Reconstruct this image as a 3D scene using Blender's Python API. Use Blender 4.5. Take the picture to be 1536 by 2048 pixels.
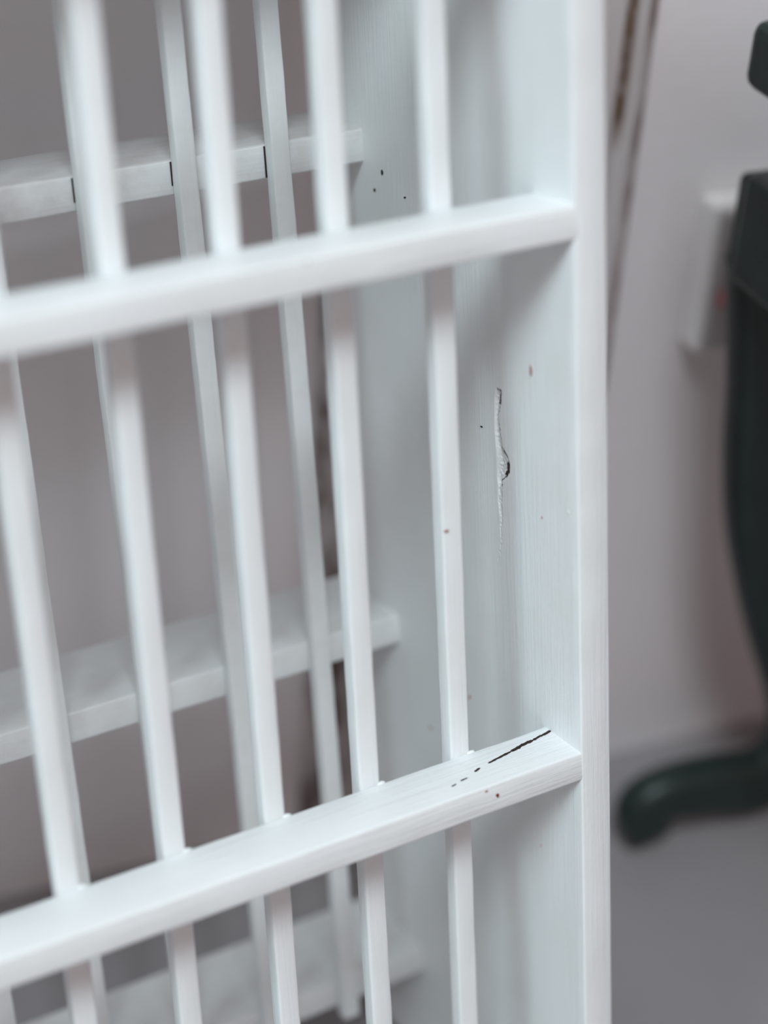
import bpy, bmesh, math, random
from mathutils import Vector, Matrix, noise

for o in list(bpy.data.objects):
    bpy.data.objects.remove(o)
SC = bpy.context.scene
COL = SC.collection
random.seed(4)

# ------------------------------------------------------------------ camera, world, lights, exposure
LEAN = math.radians(12.5)                                   # the rack leans back against the wall
TILT = Matrix.Rotation(-LEAN, 4, 'X')                       # rack frame -> room
cam_rot = Matrix(((0.8664781569, 0.2352826709, -0.4402927075),
                  (-0.4963886277, 0.3123456459, -0.8099620533),
                  (-0.0530465251, 0.9203707200, 0.3874323217))).to_4x4()
cam_mat = TILT @ (Matrix.Translation((-0.35645382, -0.5085772, 0.29732386)) @ cam_rot)
cd = bpy.data.cameras.new('camera')
cam = bpy.data.objects.new('camera', cd)
COL.objects.link(cam)
cam.matrix_world = cam_mat
cd.sensor_fit = 'VERTICAL'
cd.sensor_height = 36.0
cd.sensor_width = 27.0
cd.lens = 3704.86 / 2048 * 36.0
cd.clip_start = 0.01
cd.dof.use_dof = True
cd.dof.focus_distance = 0.718
cd.dof.aperture_fstop = 2.8
SC.camera = cam

w = bpy.data.worlds.new('world')
SC.world = w
w.use_nodes = True
w.node_tree.nodes['Background'].inputs[0].default_value = (1.0, 0.77, 0.76, 1)
w.node_tree.nodes['Background'].inputs[1].default_value = 0.36


def area(name, direction, dist, size, power, col):
    l = bpy.data.lights.new(name, 'AREA')
    l.shape = 'RECTANGLE'
    l.size, l.size_y = size
    l.energy = power
    l.color = col
    o = bpy.data.objects.new(name, l)
    COL.objects.link(o)
    d = Vector(direction).normalized()
    o.location = Vector((0.0, 0.05, 0.0)) + d * dist
    o.rotation_euler = d.to_track_quat('Z', 'Y').to_euler()
    return o


area('window_light', (-1.0, -0.33, 0.80), 2.6, (0.7, 0.7), 22, (0.73, 0.965, 1.02))
area('skylight', (-0.40, -0.68, 1.35), 3.0, (0.75, 0.75), 47, (0.85, 0.95, 1.0))

vs = SC.view_settings
vs.view_transform = 'Standard'
vs.look = 'None'
vs.gamma = 1.0
vs.use_curve_mapping = False
vs.exposure = 0.21


# ------------------------------------------------------------------ helpers
def tag(o, label=None, cat=None, group=None, kind=None):
    if label: o['label'] = label
    if cat: o['category'] = cat
    if group: o['group'] = group
    if kind: o['kind'] = kind
    return o


def srgb(r, g, b):
    f = lambda c: (c / 12.92 if c <= 0.04045 else ((c + 0.055) / 1.055) ** 2.4)
    return (f(r / 255), f(g / 255), f(b / 255), 1)


def obj(name, me, mat, parent=None, loc=None):
    o = bpy.data.objects.new(name, me)
    COL.objects.link(o)
    if mat is not None and not me.materials:
        me.materials.append(mat)
    if parent: o.parent = parent
    if loc is not None: o.location = loc
    return o


def empty(name, loc, rot=(0, 0, 0)):
    o = bpy.data.objects.new(name, None)
    COL.objects.link(o)
    o.location = loc
    o.rotation_euler = rot
    o.empty_display_size = 0.05
    return o


def mesh_from(name, verts, faces, smooth=True):
    me = bpy.data.meshes.new(name)
    me.from_pydata(verts, [], faces)
    bm = bmesh.new()
    bm.from_mesh(me)
    bmesh.ops.recalc_face_normals(bm, faces=bm.faces[:])
    bm.to_mesh(me)
    bm.free()
    if smooth:
        for p in me.polygons: p.use_smooth = True
    me.update()
    return me


def rrect(a, b, r, n=3):
    """rounded rectangle outline, half sizes a, b"""
    pts = []
    for cx, cy, st in ((a - r, b - r, 0), (-(a - r), b - r, 90), (-(a - r), -(b - r), 180), (a - r, -(b - r), 270)):
        for k in range(n + 1):
            t = math.radians(st + 90 * k / n)
            pts.append((cx + r * math.cos(t), cy + r * math.sin(t)))
    return pts


def bar(name, axis, c0, c1, size, r=0.0012, seg=0.006, wob=0.00012, seed=0, shear=(0, 0), org=(0, 0, 0)):
    """hand-painted wooden bar: centre line c0 -> c1 along an axis; size = full size across the two other axes
    (in x,y,z order); the outline wanders a little from ring to ring.  shear: offset of the two other axes per metre"""
    i = 'xyz'.index(axis)
    oth = [k for k in range(3) if k != i]
    L = c1[i] - c0[i]
    n = max(2, int(abs(L) / seg))
    prof = rrect(size[0] / 2, size[1] / 2, min(r, size[0] / 2.05, size[1] / 2.05))
    m = len(prof)
    V, F = [], []
    for k in range(n + 1):
        t = k / n
        p = c0[i] + L * t
        for q, (a, b) in enumerate(prof):
            v = [0, 0, 0]
            v[i] = p
            s = Vector((p * 45 + seed * 7.3, q * 0.35 if q < m / 2 else (m - q) * 0.35, seed * 3.1))
            da = noise.noise(s) * wob
            db = noise.noise(s + Vector((11, 5, 3))) * wob
            s2 = Vector((p * 220 + seed, a * 500, b * 500))
            f = noise.noise(s2) * wob * 0.6
            v[oth[0]] = c0[oth[0]] + (c1[oth[0]] - c0[oth[0]]) * t + a + da + f * (1 if a > 0 else -1)
            v[oth[1]] = c0[oth[1]] + (c1[oth[1]] - c0[oth[1]]) * t + b + db
            if i == 2:
                v[0] += shear[0] * p
                v[1] += shear[1] * p
            V.append([v[j] - org[j] for j in range(3)])
    for k in range(n):
        for q in range(m):
            F.append((k * m + q, k * m + (q + 1) % m, (k + 1) * m + (q + 1) % m, (k + 1) * m + q))
    nv = len(V)                                             # the end faces have corners of their own, so the sides shade evenly
    V += [list(v) for v in V[:m]] + [list(v) for v in V[n * m:n * m + m]]
    F.append(tuple(range(nv, nv + m)))
    F.append(tuple(range(nv + m, nv + 2 * m)))
    me = mesh_from(name, V, F)
    me.polygons[-1].use_smooth = False
    me.polygons[-2].use_smooth = False
    return me


def slab(name, x0, x1, y0, y1, z0, z1, bev=0.001, segs=2):
    bm = bmesh.new()
    bmesh.ops.create_cube(bm, size=1)
    for v in bm.verts:
        v.co = Vector((x0 + (v.co.x + .5) * (x1 - x0), y0 + (v.co.y + .5) * (y1 - y0), z0 + (v.co.z + .5) * (z1 - z0)))
    if bev:
        bmesh.ops.bevel(bm, geom=bm.edges[:], offset=bev, segments=segs, profile=0.5, affect='EDGES')
    bmesh.ops.recalc_face_normals(bm, faces=bm.faces[:])
    me = bpy.data.meshes.new(name)
    bm.to_mesh(me)
    bm.free()
    return me


def catmull(pts, n):
    out = []
    P = [pts[0]] + list(pts) + [pts[-1]]
    for i in range(1, len(P) - 2):
        for k in range(n):
            t = k / n
            out.append(tuple(0.5 * (2 * b + (c - a) * t + (2 * a - 5 * b + 4 * c - d) * t * t + (3 * b - a - 3 * c + d) * t ** 3)
                             for a, b, c, d in zip(P[i - 1], P[i], P[i + 1], P[i + 2])))
    out.append(tuple(pts[-1]))
    return out


# ------------------------------------------------------------------ materials
def mat(name):
    m = bpy.data.materials.new(name)
    m.use_nodes = True
    nt = m.node_tree
    return m, nt, nt.nodes['Principled BSDF']


def N(nt, t, **kw):
    n = nt.nodes.new(t)
    for k, v in kw.items():
        if isinstance(k, str) and hasattr(n, k):
            setattr(n, k, v)
    return n


def noise_tex(nt, scale_vec, scale=1.0, detail=4, rough=0.55, coord='Object', dist=0.0):
    tc = N(nt, 'ShaderNodeTexCoord')
    mp = N(nt, 'ShaderNodeMapping')
    mp.inputs['Scale'].default_value = scale_vec
    nt.links.new(tc.outputs[coord], mp.inputs[0])
    t = N(nt, 'ShaderNodeTexNoise')
    t.inputs['Scale'].default_value = scale
    t.inputs['Detail'].default_value = detail
    t.inputs['Roughness'].default_value = rough
    t.inputs['Distortion'].default_value = dist
    nt.links.new(mp.outputs[0], t.inputs['Vector'])
    return t.outputs['Fac']


def ramp(nt, src, stops):
    r = N(nt, 'ShaderNodeValToRGB')
    e = r.color_ramp.elements
    while len(e) < len(stops): e.new(0.5)
    for k, (p, c) in enumerate(stops):
        e[k].position = p
        e[k].color = c if len(c) == 4 else (*c, 1)
    nt.links.new(src, r.inputs[0])
    return r.outputs[0]


def mixc(nt, fac, a, b):
    m = N(nt, 'ShaderNodeMix', data_type='RGBA')
    for sock, v in ((m.inputs[0], fac), (m.inputs[6], a), (m.inputs[7], b)):
        if isinstance(v, (int, float)): sock.default_value = v
        elif isinstance(v, tuple): sock.default_value = v
        else: nt.links.new(v, sock)
    return m.outputs[2]


def bump(nt, bsdf, h, strength, dist, prev=None):
    b = N(nt, 'ShaderNodeBump')
    b.inputs['Strength'].default_value = strength
    b.inputs['Distance'].default_value = dist
    nt.links.new(h, b.inputs['Height'])
    if prev is not None: nt.links.new(prev, b.inputs['Normal'])
    nt.links.new(b.outputs[0], bsdf.inputs['Normal'])
    return b.outputs[0]


BLACK, WHITE = (0, 0, 0, 1), (1, 1, 1, 1)


def paint(name, stretch, base=(0.80, 0.825, 0.83, 1), strokes=0.35, dirt=0.0, dirtcol=(0.42, 0.33, 0.29, 1), chip=False, dust_shade=0.0):
    """white gloss paint brushed on wood: strokes along one axis, faint yellowing, optional grime and painted top shade"""
    m, nt, b = mat(name)
    n1 = noise_tex(nt, stretch, 1.0, 6, 0.6)
    n2 = noise_tex(nt, (30, 30, 30), 1.0, 3)
    col = mixc(nt, ramp(nt, n2, [(0.35, BLACK), (0.75, WHITE)]), base, (base[0] * .95, base[1] * .95, base[2] * .935, 1))
    if dirt:
        n3 = noise_tex(nt, (40, 60, 60), 1.0, 5, 0.7)
        f = ramp(nt, n3, [(0.44, BLACK), (0.70, (dirt, dirt, dirt, 1))])
        if dust_shade:                                           # dusty upper side, with shade on the rail tops painted in
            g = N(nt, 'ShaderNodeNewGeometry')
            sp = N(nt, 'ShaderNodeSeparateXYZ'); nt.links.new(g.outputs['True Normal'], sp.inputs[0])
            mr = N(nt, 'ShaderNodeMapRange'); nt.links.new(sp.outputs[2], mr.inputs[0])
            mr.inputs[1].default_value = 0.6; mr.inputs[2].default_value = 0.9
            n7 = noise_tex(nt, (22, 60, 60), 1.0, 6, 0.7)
            du = ramp(nt, n7, [(0.30, (dust_shade * .5,) * 3), (0.68, (dust_shade,) * 3)])
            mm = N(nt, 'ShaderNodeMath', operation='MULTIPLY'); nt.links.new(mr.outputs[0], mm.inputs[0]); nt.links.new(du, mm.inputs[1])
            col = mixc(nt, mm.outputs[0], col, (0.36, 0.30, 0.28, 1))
        col = mixc(nt, f, col, dirtcol)
    # tiny specks where the primer shows
    n4 = noise_tex(nt, (190, 190, 150), 1.0, 1, 0.4)
    col = mixc(nt, ramp(nt, n4, [(0.87, BLACK), (0.885, (0.8, 0.8, 0.8, 1))]), col, (0.36, 0.22, 0.19, 1))
    if chip:
        at = N(nt, 'ShaderNodeAttribute', attribute_name='bare_shade')
        col = mixc(nt, at.outputs['Fac'], col, (0.020, 0.010, 0.009, 1))
    nt.links.new(col, b.inputs['Base Color'])
    b.inputs['Roughness'].default_value = 0.42
    b.inputs['Specular IOR Level'].default_value = 0.35
    p = bump(nt, b, n1, strokes, 0.0006)
    n5 = noise_tex(nt, (420, 420, 420), 1.0, 4, 0.6)
    bump(nt, b, n5, 0.20, 0.0004, p)
    return m


P_V = paint('white_paint_brushed_upright', (620, 620, 26))
P_H = paint('white_paint_brushed_along', (26, 520, 520), strokes=0.7)
P_PANEL = paint('white_paint_panel', (620, 620, 22), strokes=0.42, chip=True)
P_BACK = paint('white_paint_grimy_shaded_rail', (26, 420, 420), strokes=0.45, dirt=0.30, dust_shade=0.42)  # upper rails: shade on their tops painted in with the grime
P_BACK2 = paint('white_paint_lightly_dusty_lit_rail', (26, 420, 420), strokes=0.45, dirt=0.14, dust_shade=0.04)  # lower rails: tops painted paler because they catch more light
P_BV = paint('white_paint_grimy_upright', (520, 520, 24), base=(0.78, 0.80, 0.80, 1), dirt=0.10)

M_BARE, nt, b = mat('bare_dark_wood')
nt.links.new(ramp(nt, noise_tex(nt, (900, 900, 900)), [(0.3, (0.012, 0.006, 0.006)), (0.8, (0.045, 0.022, 0.018))]), b.inputs['Base Color'])
b.inputs['Roughness'].default_value = 0.9
M_SPOT, nt, b = mat('pinkish_primer_spot')
nt.links.new(ramp(nt, noise_tex(nt, (1200, 1200, 1200)), [(0.3, srgb(165, 128, 122)), (0.8, srgb(192, 165, 158))]), b.inputs['Base Color'])
b.inputs['Roughness'].default_value = 0.7
M_RED, nt, b = mat('red_brown_fleck')
nt.links.new(ramp(nt, noise_tex(nt, (1500, 1500, 1500)), [(0.3, srgb(100, 30, 32)), (0.8, srgb(150, 70, 66))]), b.inputs['Base Color'])
b.inputs['Roughness'].default_value = 0.6

M_WALL, nt, b = mat('grey_plaster_wall')
c = ramp(nt, noise_tex(nt, (5, 5, 5), 1, 4), [(0.3, (0.75, 0.72, 0.725)), (0.75, (0.80, 0.77, 0.775))])
nt.links.new(c, b.inputs['Base Color'])
b.inputs['Roughness'].default_value = 0.75
bump(nt, b, noise_tex(nt, (120, 120, 120)), 0.15, 0.002)

M_FLOOR, nt, b = mat('grey_floor')
c = ramp(nt, noise_tex(nt, (8, 8, 8), 1, 5), [(0.3, (0.275, 0.265, 0.272)), (0.75, (0.32, 0.31, 0.317))])
nt.links.new(c, b.inputs['Base Color'])
b.inputs['Roughness'].default_value = 0.55
bump(nt, b, noise_tex(nt, (150, 150, 150)), 0.1, 0.001)

M_TRIM, nt, b = mat('worn_painted_trim')
tc = N(nt, 'ShaderNodeTexCoord')
sx = N(nt, 'ShaderNodeSeparateXYZ')
nt.links.new(tc.outputs['Object'], sx.inputs[0])
pat = noise_tex(nt, (70, 70, 26), 1, 4, 0.6)
# wear sits on the mouldings: near x = -0.058 (bead), x = -0.046 (right edge) and x < -0.185 (left edge)
def band(center, half):
    s = N(nt, 'ShaderNodeMath', operation='SUBTRACT'); nt.links.new(sx.outputs[0], s.inputs[0]); s.inputs[1].default_value = center
    a = N(nt, 'ShaderNodeMath', operation='ABSOLUTE'); nt.links.new(s.outputs[0], a.inputs[0])
    d = N(nt, 'ShaderNodeMapRange'); nt.links.new(a.outputs[0], d.inputs[0])
    d.inputs[1].default_value = half; d.inputs[2].default_value = half * 0.4; d.inputs[3].default_value = 0; d.inputs[4].default_value = 1
    return d.outputs[0]
def mul(a, bb):
    m = N(nt, 'ShaderNodeMath', operation='MULTIPLY')
    for s, v in ((m.inputs[0], a), (m.inputs[1], bb)):
        if isinstance(v, (int, float)): s.default_value = v
        else: nt.links.new(v, s)
    return m.outputs[0]
hi = N(nt, 'ShaderNodeMapRange'); nt.links.new(sx.outputs[2], hi.inputs[0])
hi.inputs[1].default_value = 0.395; hi.inputs[2].default_value = 0.415
col = ramp(nt, noise_tex(nt, (20, 20, 8)), [(0.3, (0.52, 0.49, 0.49)), (0.75, (0.58, 0.55, 0.55))])
w1 = mul(mul(band(-0.0578, 0.0042), hi.outputs[0]), ramp(nt, pat, [(0.34, BLACK), (0.50, WHITE)]))
col = mixc(nt, w1, col, (0.115, 0.070, 0.038, 1))
w2 = mul(band(-0.0462, 0.0045), ramp(nt, pat, [(0.36, (0.25, 0.25, 0.25)), (0.58, (0.9, 0.9, 0.9))]))
col = mixc(nt, w2, col, (0.155, 0.105, 0.095, 1))
pat2 = noise_tex(nt, (45, 45, 22), 1, 3, 0.6)
w3 = mul(band(-0.195, 0.022), ramp(nt, pat2, [(0.42, BLACK), (0.60, WHITE)]))
col = mixc(nt, w3, col, (0.14, 0.105, 0.095, 1))
nt.links.new(col, b.inputs['Base Color'])
b.inputs['Roughness'].default_value = 0.6

M_GREEN, nt, b = mat('dark_green_painted_iron')
c = ramp(nt, noise_tex(nt, (60, 60, 60), 1, 5), [(0.3, (0.009, 0.019, 0.017)), (0.75, (0.016, 0.032, 0.028))])
nt.links.new(c, b.inputs['Base Color'])
b.inputs['Roughness'].default_value = 0.42
bump(nt, b, noise_tex(nt, (240, 240, 240)), 0.2, 0.001)

M_PLASTIC, nt, b = mat('off_white_plastic')
c = ramp(nt, noise_tex(nt, (40, 40, 40)), [(0.3, (0.80, 0.80, 0.79)), (0.7, (0.86, 0.86, 0.85))])
nt.links.new(c, b.inputs['Base Color'])
b.inputs['Roughness'].default_value = 0.4
M_PLATE, nt, b = mat('shaded_plastic_plate')  # plate darkened to paint in the chair's shadow on its front
c = ramp(nt, noise_tex(nt, (40, 40, 40)), [(0.3, (0.42, 0.41, 0.41)), (0.7, (0.47, 0.46, 0.46))])
nt.links.new(c, b.inputs['Base Color'])
b.inputs['Roughness'].default_value = 0.45
M_PINK, nt, b = mat('pink_red_plastic')
c = ramp(nt, noise_tex(nt, (40, 40, 40)), [(0.3, (0.52, 0.20, 0.24)), (0.7, (0.58, 0.25, 0.28))])
nt.links.new(c, b.inputs['Base Color'])
b.inputs['Roughness'].default_value = 0.35

# ------------------------------------------------------------------ setting
FZ = -0.34
WROT = math.radians(-7.8)
WALL = Vector((0.23, 0.224, FZ))                              # foot of the wall beside the rack

fl = obj('floor', slab('floor', -2.2, 2.4, -3.0, 1.2, FZ - 0.05, FZ, 0), M_FLOOR)
tag(fl, kind='structure')
wl = obj('wall_back', slab('wall_back', -2.2, 2.2, 0.0, 0.1, -0.05, 2.4, 0), M_WALL, loc=WALL)
wl.rotation_euler = (0, 0, WROT)
tag(wl, kind='structure')


def prism_z(name, outline, z0, z1):
    n = len(outline)
    V = [(x, y, z0) for x, y in outline] + [(x, y, z1) for x, y in outline]
    F = [tuple(range(n)), tuple(range(n, 2 * n))] + [(k, (k + 1) % n, n + (k + 1) % n, n + k) for k in range(n)]
    return mesh_from(name, V, F, False)


# door casing behind the rack: flat board with a bead groove near its right edge (wall frame, -y is into the room)
prof = [(-0.206, 0.0), (-0.206, -0.002), (-0.204, -0.0032), (-0.180, -0.0032), (-0.0625, -0.0032), (-0.0605, -0.0015), (-0.0575, -0.0010),
        (-0.0545, -0.0020), (-0.053, -0.0032), (-0.0475, -0.0030), (-0.0445, -0.0020), (-0.0435, 0.0)]
tr = obj('trim_1', prism_z('trim_1', prof, 0.0, 2.2), M_TRIM, loc=WALL)
tr.rotation_euler = (0, 0, WROT)
tag(tr, kind='structure')

# ------------------------------------------------------------------ the rack
S = 0.04
YF = 0.02539                    # depth of the front rails; the front bars stand behind them
YB = 0.13513
KB, KX = 0.03441, 0.00822
FO, FW, FD = 0.03398, 0.0086, 0.0075
BO, BW, BD = 0.03714, 0.0082, 0.0068
BWID = 0.0529
ZLOW, ZTOP = -0.306, 0.285
PT = 0.0135
XL = -0.413
PD = 0.192
ORG = Vector((-0.2, PD, ZLOW))

rack = empty('plate_rack', (TILT @ ORG.to_4d()).to_3d(), (-LEAN, 0, 0))
tag(rack, 'white painted wooden plate rack of square bars and rails leaning against the wall', 'rack')
o3 = tuple(ORG)


def sub(me, name, m, parent=None):
    return obj(name, me, m, parent or rack)


# side panel with a finely gridded inner face so that the split in the wood is real relief
CH = [(0.0668, 0.0527, 0.0490), (0.062, 0.0541, 0.0493), (0.0563, 0.0544, 0.0516), (0.049, 0.0547, 0.0505), (0.0434, 0.0543, 0.049),
      (0.0415, 0.0541, 0.0462), (0.0382, 0.0539, 0.0446), (0.0348, 0.0539, 0.0449), (0.0326, 0.0539, 0.0465), (0.0299, 0.0539, 0.0503),
      (0.0276, 0.0536, 0.0502), (0.0201, 0.054, 0.0506), (0.014, 0.0531, 0.0505), (0.008, 0.053, 0.0518), (0.0031, 0.0526, 0.0518),
      (-0.0022, 0.0548, 0.0530), (-0.006, 0.0556, 0.0548)]


def chip_at(y, z):
    """(recess depth, bareness with painted top shadow) of the split on the inner face"""
    if z > CH[0][0] or z < CH[-1][0]: return 0, 0
    for (za, la, ra), (zb, lb, rb) in zip(CH, CH[1:]):
        if zb <= z <= za:
            t = (za - z) / (za - zb)
            l, r = la + (lb - la) * t, ra + (rb - ra) * t
            break
    jit = noise.noise(Vector((z * 900, 3.1, 0))) * 0.00025
    r += jit
    if y > l or y < r: return 0, 0
    u = (l - y) / max(l - r, 1e-5)
    deep = 0.0011 if z > 0.028 else 0.0011 * max(0.12, (z + 0.006) / 0.034) * 0.55
    d = deep * (min(1, u / 0.30) if u < 0.45 else 1 - 0.85 * (u - 0.45) / 0.55)
    lump = noise.noise(Vector((y * 900, z * 900, 1))) * 0.00036 + noise.noise(Vector((y * 2200, z * 1500, 4))) * 0.00018
    d += lump * min(1, u * 4) * min(1, (1 - u) * 6 + .3)
    wd = {}
    # how wide the bare line along the right lip is
    if z > 0.0605: width = 0.0017
    elif z > 0.0475: width = 0.00045 + 0.0004 * max(0, noise.noise(Vector((z * 600, 0, 9))))
    elif z > 0.0435: width = 0.0003
    elif z > 0.0405: width = 0.0022
    elif z > 0.0385: width = 0.0009
    elif z > 0.0328: width = 0.0021
    elif z > 0.0275: width = 0.0007
    else: width = 0.0
    width *= 1.25 + 0.5 * noise.noise(Vector((z * 1100, y * 700, 2)))
    bare_shade = 1.0 if (y - r) < width and width > 0 else 0.0
    if 0.0395 < z < 0.0435 and bare_shade: bare_shade = 0.75
    if z > 0.0658 and u > 0.1: bare_shade = max(bare_shade, 0.45)  # shadow below the top lip of the split, painted as darkening
    return d, bare_shade


def side_panel():
    ys = sorted(set([0.0009 + i * (PD - 0.0018) / 40 for i in range(41)] + [0.0432 + i * 0.00022 for i in range(62)]))
    zs = sorted(set([ZLOW + i * (ZTOP - ZLOW) / 96 for i in range(97)] + [-0.0075 + i * 0.00032 for i in range(236)]))
    ny, nz = len(ys), len(zs)
    V, F, A = [], [], []
    for j, z in enumerate(zs):
        for i, y in enumerate(ys):
            d, bare_shade = chip_at(y, z)
            wave = noise.noise(Vector((y * 22, z * 9, 6))) * 0.00035
            if i == 0: wave *= 0.3
            V.append((d + wave * (1 if 0 < i < ny - 1 else 0), y, z)); A.append(bare_shade)
    for j in range(nz - 1):
        for i in range(ny - 1):
            F.append((j * ny + i, (j + 1) * ny + i, (j + 1) * ny + i + 1, j * ny + i + 1))
    # front edge, outer face and back edge: a rounded strip round the board for every z row
    r = 0.0009
    rim = []
    edge = [(r * (1 - math.cos(t)), r * (1 - math.sin(t))) for t in (math.radians(a) for a in (30, 60, 90))]
    outl = edge + [(PT - 0.0007, 0.0), (PT - 0.0002, 0.0002), (PT, 0.0007), (PT, PD - 0.001), (PT - 0.001, PD), (0.0012, PD)]
    base = len(V)
    m = len(outl)
    for j, z in enumerate(zs):
        for k, (x, y) in enumerate(outl):
            wv = noise.noise(Vector((z * 60, k * 0.5, 3))) * 0.00016
            V.append((x + (wv if k < 6 else 0), y + (wv * .5 if k < 6 else 0), z)); A.append(0.0)
    for j in range(nz - 1):
        r0, r1 = base + j * m, base + (j + 1) * m
        F.append((j * ny, r0, r1, (j + 1) * ny))
        for k in range(m - 1):
            F.append((r0 + k, r0 + k + 1, r1 + k + 1, r1 + k))
        F.append((r0 + m - 1, j * ny + ny - 1, (j + 1) * ny + ny - 1, r1 + m - 1))
    for j in (0, nz - 1):
        F.append(tuple([j * ny + i for i in range(ny - 1, -1, -1)] + [base + j * m + k for k in range(m)]))
    V = [(x - o3[0], y - o3[1], z - o3[2]) for x, y, z in V]
    me = mesh_from('side_panel', V, F)
    at = me.attributes.new('bare_shade', 'FLOAT', 'POINT')
    at.data.foreach_set('value', A)
    return me


pan = sub(side_panel(), 'side_panel', P_PANEL)
pan['label'] = 'board with a split in its inner face'
sub(bar('side_panel', 'z', (XL - PT / 2, PD / 2, ZLOW), (XL - PT / 2, PD / 2, ZTOP), (PT, PD), org=o3, seed=40), 'side_panel', P_V)

sub(bar('unseen_top_board', 'x', (XL - 0.001, PD / 2 + 0.032, 0.2785), (0.001, PD / 2 + 0.032, 0.2785), (PD - 0.066, 0.012), org=o3, seed=41), 'unseen_top_board', P_H)  # out of view; added and cut narrower to shade the back rails

# front rails (flush with the panels' front edges)
RH = 0.01244
front_z = [0.2725, 0.14654, -0.06693, -0.274]
frails = []
for k, zt in enumerate(front_z):
    me = bar('front_rail', 'x', (XL - 0.0015, YF / 2 + 0.00015, zt - RH / 2), (0.0015, YF / 2 + 0.00015, zt - RH / 2), (YF, RH), r=0.0013, seed=k + 1, wob=0.00022, org=o3)
    frails.append(sub(me, 'front_rail', P_H))

# front bars, fixed behind the front rails
NB = 10
fbars = []
for i in range(NB):
    x = -(FO + i * S) - FW / 2
    y = YF + FD / 2
    me = bar('front_bar', 'z', (x, y, -0.300), (x, y, 0.272), (FW, FD), r=0.0011, seed=10 + i, shear=(KX, 0), org=o3, wob=0.0002)
    fbars.append(sub(me, 'front_bar', P_V))

# back rails (broad, laid flat) and the back bars fixed in front of them
RH2 = 0.01385
back_z = [0.2725, 0.15139, -0.06344, -0.23776]
brails = []
for k, zt in enumerate(back_z):
    y0 = YB + BD + KB * zt
    y1 = min(y0 + BWID, PD + 0.004)
    me = bar('back_rail', 'x', (XL, (y0 + y1) / 2, zt - RH2 / 2), (0.0004, (y0 + y1) / 2, zt - RH2 / 2), (y1 - y0, RH2), r=0.0011,
             seed=60 + k, wob=0.00025, org=o3)
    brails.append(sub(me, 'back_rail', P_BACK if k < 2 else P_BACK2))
bbars = []
for i in range(NB):
    x = -(BO + i * S) - BW / 2
    y = YB + BD / 2
    me = bar('back_bar', 'z', (x, y, -0.2545), (x, y, 0.270), (BW, BD), r=0.0009, seed=80 + i, shear=(KX, KB), org=o3, wob=0.0002)
    bbars.append(sub(me, 'back_bar', P_BV))


# --- wear: open crack in the lower front rail, primer spots, opened joints
def strip(name, pts, widths, z, m, parent, thick=0.0002):
    """thin irregular streak lying on a horizontal face at height z"""
    V, F = [], []
    for k, (x, y) in enumerate(pts):
        a = pts[max(0, k - 1)]; c = pts[min(len(pts) - 1, k + 1)]
        dx, dy = c[0] - a[0], c[1] - a[1]
        L = math.hypot(dx, dy)
        nx, ny = -dy / L, dx / L
        h = widths[k] / 2
        for sgn, zz in ((1, z - thick), (1, z + 0.00012), (-1, z + 0.00012), (-1, z - thick)):
            V.append((x + nx * h * sgn - o3[0], y + ny * h * sgn - o3[1], zz - o3[2]))
    for k in range(len(pts) - 1):
        for q in range(4):
            F.append((k * 4 + q, k * 4 + (q + 1) % 4, k * 4 + 4 + (q + 1) % 4, k * 4 + 4 + q))
    F += [(0, 1, 2, 3), tuple((len(pts) - 1) * 4 + q for q in range(4))]
    return obj(name, mesh_from(name, V, F, False), m, parent)


CK = [(-0.0536, 0.008), (-0.0513, 0.0085), (-0.0488, 0.0093), (-0.0455, 0.0099), (-0.041, 0.0119), (-0.0377, 0.0131), (-0.0334, 0.0142),
      (-0.0269, 0.0156), (-0.0213, 0.0167), (-0.0174, 0.0176), (-0.0142, 0.0184), (-0.0095, 0.019), (-0.0062, 0.0199), (-0.0032, 0.0202), (0.0002, 0.0213)]
fine = catmull(CK, 6)
def ckpart(i0, i1, w0):
    pts = fine[i0:i1]
    n = len(pts)
    pts = [(x, y + random.uniform(-1, 1) * 0.00010) for x, y in pts]
    ws = [w0 * (0.75 + 0.5 * random.random()) * (0.35 if k in (0, n - 1) else 1) for k in range(n)]
    c = strip('crack', pts, ws, front_z[2], M_BARE, frails[2])
for i0, i1, w0 in ((0, 7, 0.0006), (12, 19, 0.0006), (24, 31, 0.0009), (36, 49, 0.0011), (48, 67, 0.0016), (66, 85, 0.0012)):
    ckpart(i0, i1, w0)
frails[2]['label'] = 'rail with a dark crack along its top'


def fleck(parent, m, c, axis, a, b, seed=0, th=0.0004, name='paint_chip'):
    """small irregular flake lying on a face; axis = face normal axis, a/b = half sizes along the other two"""
    i = 'xyz'.index(axis)
    oth = [k for k in range(3) if k != i]
    n = 9
    V = []
    for s in (-1, 1):
        for k in range(n):
            t = 2 * math.pi * k / n
            r = 1 + 0.5 * noise.noise(Vector((math.cos(t) * 1.3, math.sin(t) * 1.3, seed * 5.7)))
            v = [0, 0, 0]
            v[i] = c[i] + s * th / 2
            v[oth[0]] = c[oth[0]] + a * r * math.cos(t)
            v[oth[1]] = c[oth[1]] + b * r * math.sin(t)
            V.append([v[j] - o3[j] for j in range(3)])
    F = [tuple(range(n)), tuple(range(n, 2 * n))] + [(k, (k + 1) % n, n + (k + 1) % n, n + k) for k in range(n)]
    return obj(name, mesh_from(name, V, F, False), m, parent)


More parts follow.
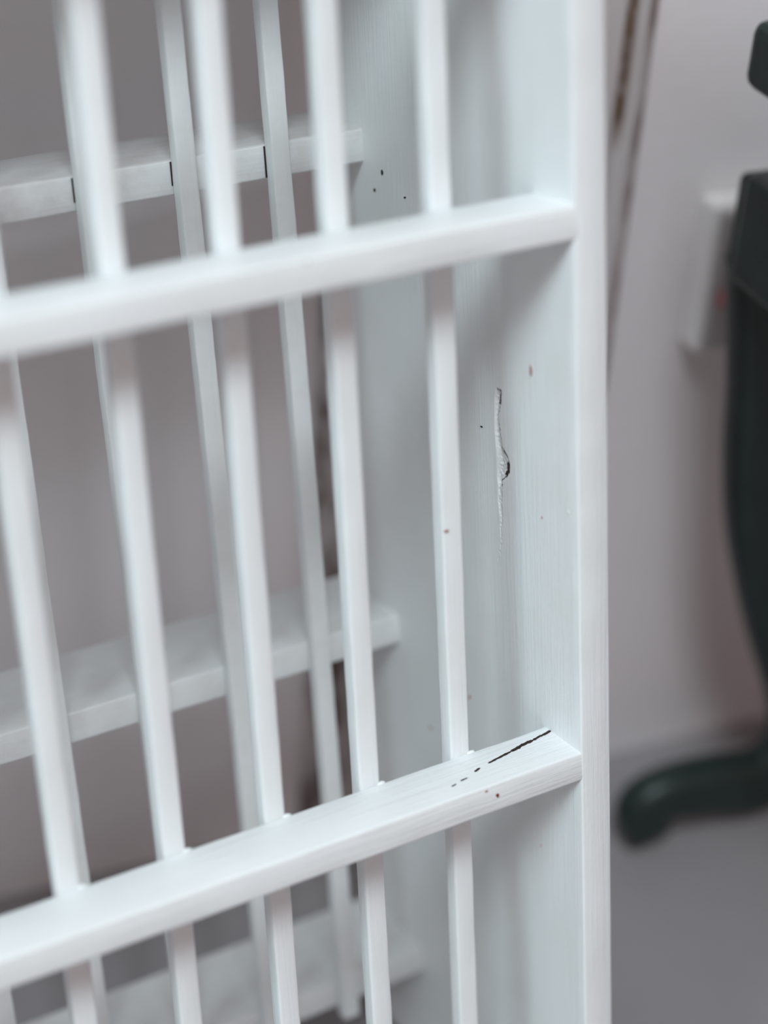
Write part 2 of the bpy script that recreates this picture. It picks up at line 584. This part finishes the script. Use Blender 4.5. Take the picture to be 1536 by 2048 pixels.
for k, (y, z, a, b, m) in enumerate([(0.0284, 0.0799, 0.0009, 0.0019, M_SPOT), (0.0639, 0.0479, 0.0009, 0.00025, M_BARE), (0.0808, -0.0782, 0.0007, 0.0009, M_SPOT),
                                     (0.1391, 0.1275, 0.0006, 0.0007, M_BARE), (0.1321, 0.1358, 0.0006, 0.0009, M_BARE), (0.115, 0.1287, 0.0004, 0.0004, M_BARE),
                                     (0.1152, -0.1091, 0.0007, 0.0009, M_SPOT), (0.0292, -0.1239, 0.0003, 0.0004, M_SPOT), (0.0233, 0.0235, 0.0003, 0.0005, M_SPOT),
                                     (0.120, 0.118, 0.0003, 0.0008, M_SPOT), (0.0062, 0.0315, 0.0006, 0.0006, P_V)]):
    fleck(pan, m, (0.0, y, z), 'x', a, b, seed=k, th=0.0009)
fleck(frails[2], M_RED, (-0.0386, 0.0, -0.0721), 'y', 0.0007, 0.0008, 21, th=0.0006)
fleck(frails[2], M_SPOT, (-0.0435, 0.0, -0.0685), 'y', 0.0005, 0.0003, 22, th=0.0006)
fleck(fbars[0], M_SPOT, (-0.0409, YF, 0.0279), 'y', 0.0009, 0.0007, 23, th=0.0006)
# lumps of paint left where the front bars pass the lower front rail
for i in range(5):
    zt = front_z[2]
    bm = bmesh.new()
    bmesh.ops.create_icosphere(bm, subdivisions=2, radius=1)
    for v in bm.verts:
        f = 1 + 0.25 * noise.noise(v.co * 1.5 + Vector((i * 3, 0, 0)))
        v.co = Vector((-(FO + i * S) + KX * zt + 0.0005 + v.co.x * 0.0020 * f, YF + 0.0002 + v.co.y * 0.0011, zt - 0.0004 + v.co.z * 0.0009 * f)) - ORG
    me = bpy.data.meshes.new('paint_lump')
    bm.to_mesh(me); bm.free()
    for p in me.polygons: p.use_smooth = True
    obj('paint_lump', me, P_V, fbars[i])
# opened joints where the back bars cross the upper back rail
for i in range(4):
    zt = back_z[1]
    xx = -(BO + i * S) - BW + KX * zt
    yy = YB + BD + KB * zt
    me = slab('joint_gap', xx - 0.0003 - o3[0], xx + 0.0006 - o3[0], yy - 0.0006 - o3[1], yy + 0.0004 - o3[1],
              zt - RH2 * (0.72 if i else 0.95) - o3[2], zt - 0.0008 - o3[2], 0)
    obj('joint_gap', me, M_BARE, bbars[i])

# ------------------------------------------------------------------ socket on the wall (wall frame: x along, -y into the room)
sock = empty('wall_socket', (WALL + Matrix.Rotation(WROT, 3, 'Z') @ Vector((-0.004, 0, 0.286))), (0, 0, WROT))
tag(sock, 'off-white plastic surface wall socket behind the dark green chair', 'socket')
obj('back_box', slab('back_box', 0.0, 0.085, -0.017, -0.0002, 0.0, 0.083, 0.003, 3), M_PLASTIC, sock)
obj('face_plate', slab('face_plate', 0.003, 0.082, -0.020, -0.0165, 0.003, 0.080, 0.0015), M_PLATE, sock)
obj('switch', slab('switch', 0.008, 0.022, -0.026, -0.0195, 0.050, 0.064, 0.003, 3), M_PLASTIC, sock)
lamp = obj('indicator_button', slab('indicator_button', 0.006, 0.017, -0.024, -0.0195, 0.028, 0.038, 0.002, 3), M_PINK, sock)
lamp['label'] = 'small pinkish red button'
obj('socket_outlet', slab('socket_outlet', 0.040, 0.074, -0.0215, -0.0195, 0.020, 0.060, 0.002), M_PLASTIC, sock)

# ------------------------------------------------------------------ green iron chair by the wall
chair = empty('iron_chair', WALL, (0, 0, WROT))
tag(chair, 'dark green painted iron chair with curved scroll-footed legs beside the wall socket', 'chair')


def sweep_plane(name, pts, widths, thick, yc, mirror=None, n=7):
    """flat curved member in an x-z plane at y = yc; rounded section, width varies along it"""
    P = catmull([(x, z, w) for (x, z), w in zip(pts, widths)], n)
    V, F = [], []
    prof = None
    K = 12
    for k, (x, z, wd) in enumerate(P):
        a = P[max(0, k - 1)]; c = P[min(len(P) - 1, k + 1)]
        dx, dz = c[0] - a[0], c[1] - a[1]
        L = math.hypot(dx, dz) or 1
        nx, nz = -dz / L, dx / L
        pr = rrect(wd / 2, thick / 2, min(wd, thick) * 0.32, 2)
        K = len(pr)
        for u, v in pr:
            X = x + nx * u
            V.append((X if mirror is None else mirror - X, yc + v, z + nz * u))
    for k in range(len(P) - 1):
        for q in range(K):
            F.append((k * K + q, k * K + (q + 1) % K, (k + 1) * K + (q + 1) % K, (k + 1) * K + q))
    F += [tuple(range(K)), tuple((len(P) - 1) * K + q for q in range(K))]
    return mesh_from(name, V, F)


LEG = [(-0.012, 0.372), (-0.008, 0.340), (-0.0015, 0.300), (0.004, 0.262), (0.014, 0.215), (0.034, 0.155), (0.058, 0.098), (0.070, 0.058), (0.052, 0.030),
       (0.018, 0.034), (-0.010, 0.036), (-0.026, 0.030), (-0.023, 0.013)]
LW = [0.040, 0.036, 0.035, 0.036, 0.036, 0.034, 0.032, 0.036, 0.040, 0.036, 0.032, 0.031, 0.030]
for yc, mir in ((-0.076, None), (-0.400, None), (-0.076, 0.36), (-0.400, 0.36)):
    obj('leg', sweep_plane('leg', LEG, LW, 0.022, yc, mir), M_GREEN, chair)
for y0, y1 in ((-0.088, -0.066), (-0.410, -0.388)):
    obj('side_rail', slab('side_rail', -0.030, 0.390, y0, y1, 0.366, 0.412, 0.004, 2), M_GREEN, chair)
for x0, x1 in ((-0.034, -0.012), (0.372, 0.394)):
    obj('front_rail', slab('front_rail', x0, x1, -0.400, -0.076, 0.362, 0.416, 0.005, 2), M_GREEN, chair)
for x0, y0 in ((0.010, -0.088), (0.010, -0.410), (0.33, -0.088), (0.33, -0.410)):
    obj('spacer', slab('spacer', x0, x0 + 0.02, y0, y0 + 0.02, 0.408, 0.456, 0.003, 2), M_GREEN, chair)
obj('seat', slab('seat', -0.052, 0.40, -0.425, -0.088, 0.462, 0.492, 0.006, 3), M_GREEN, chair)
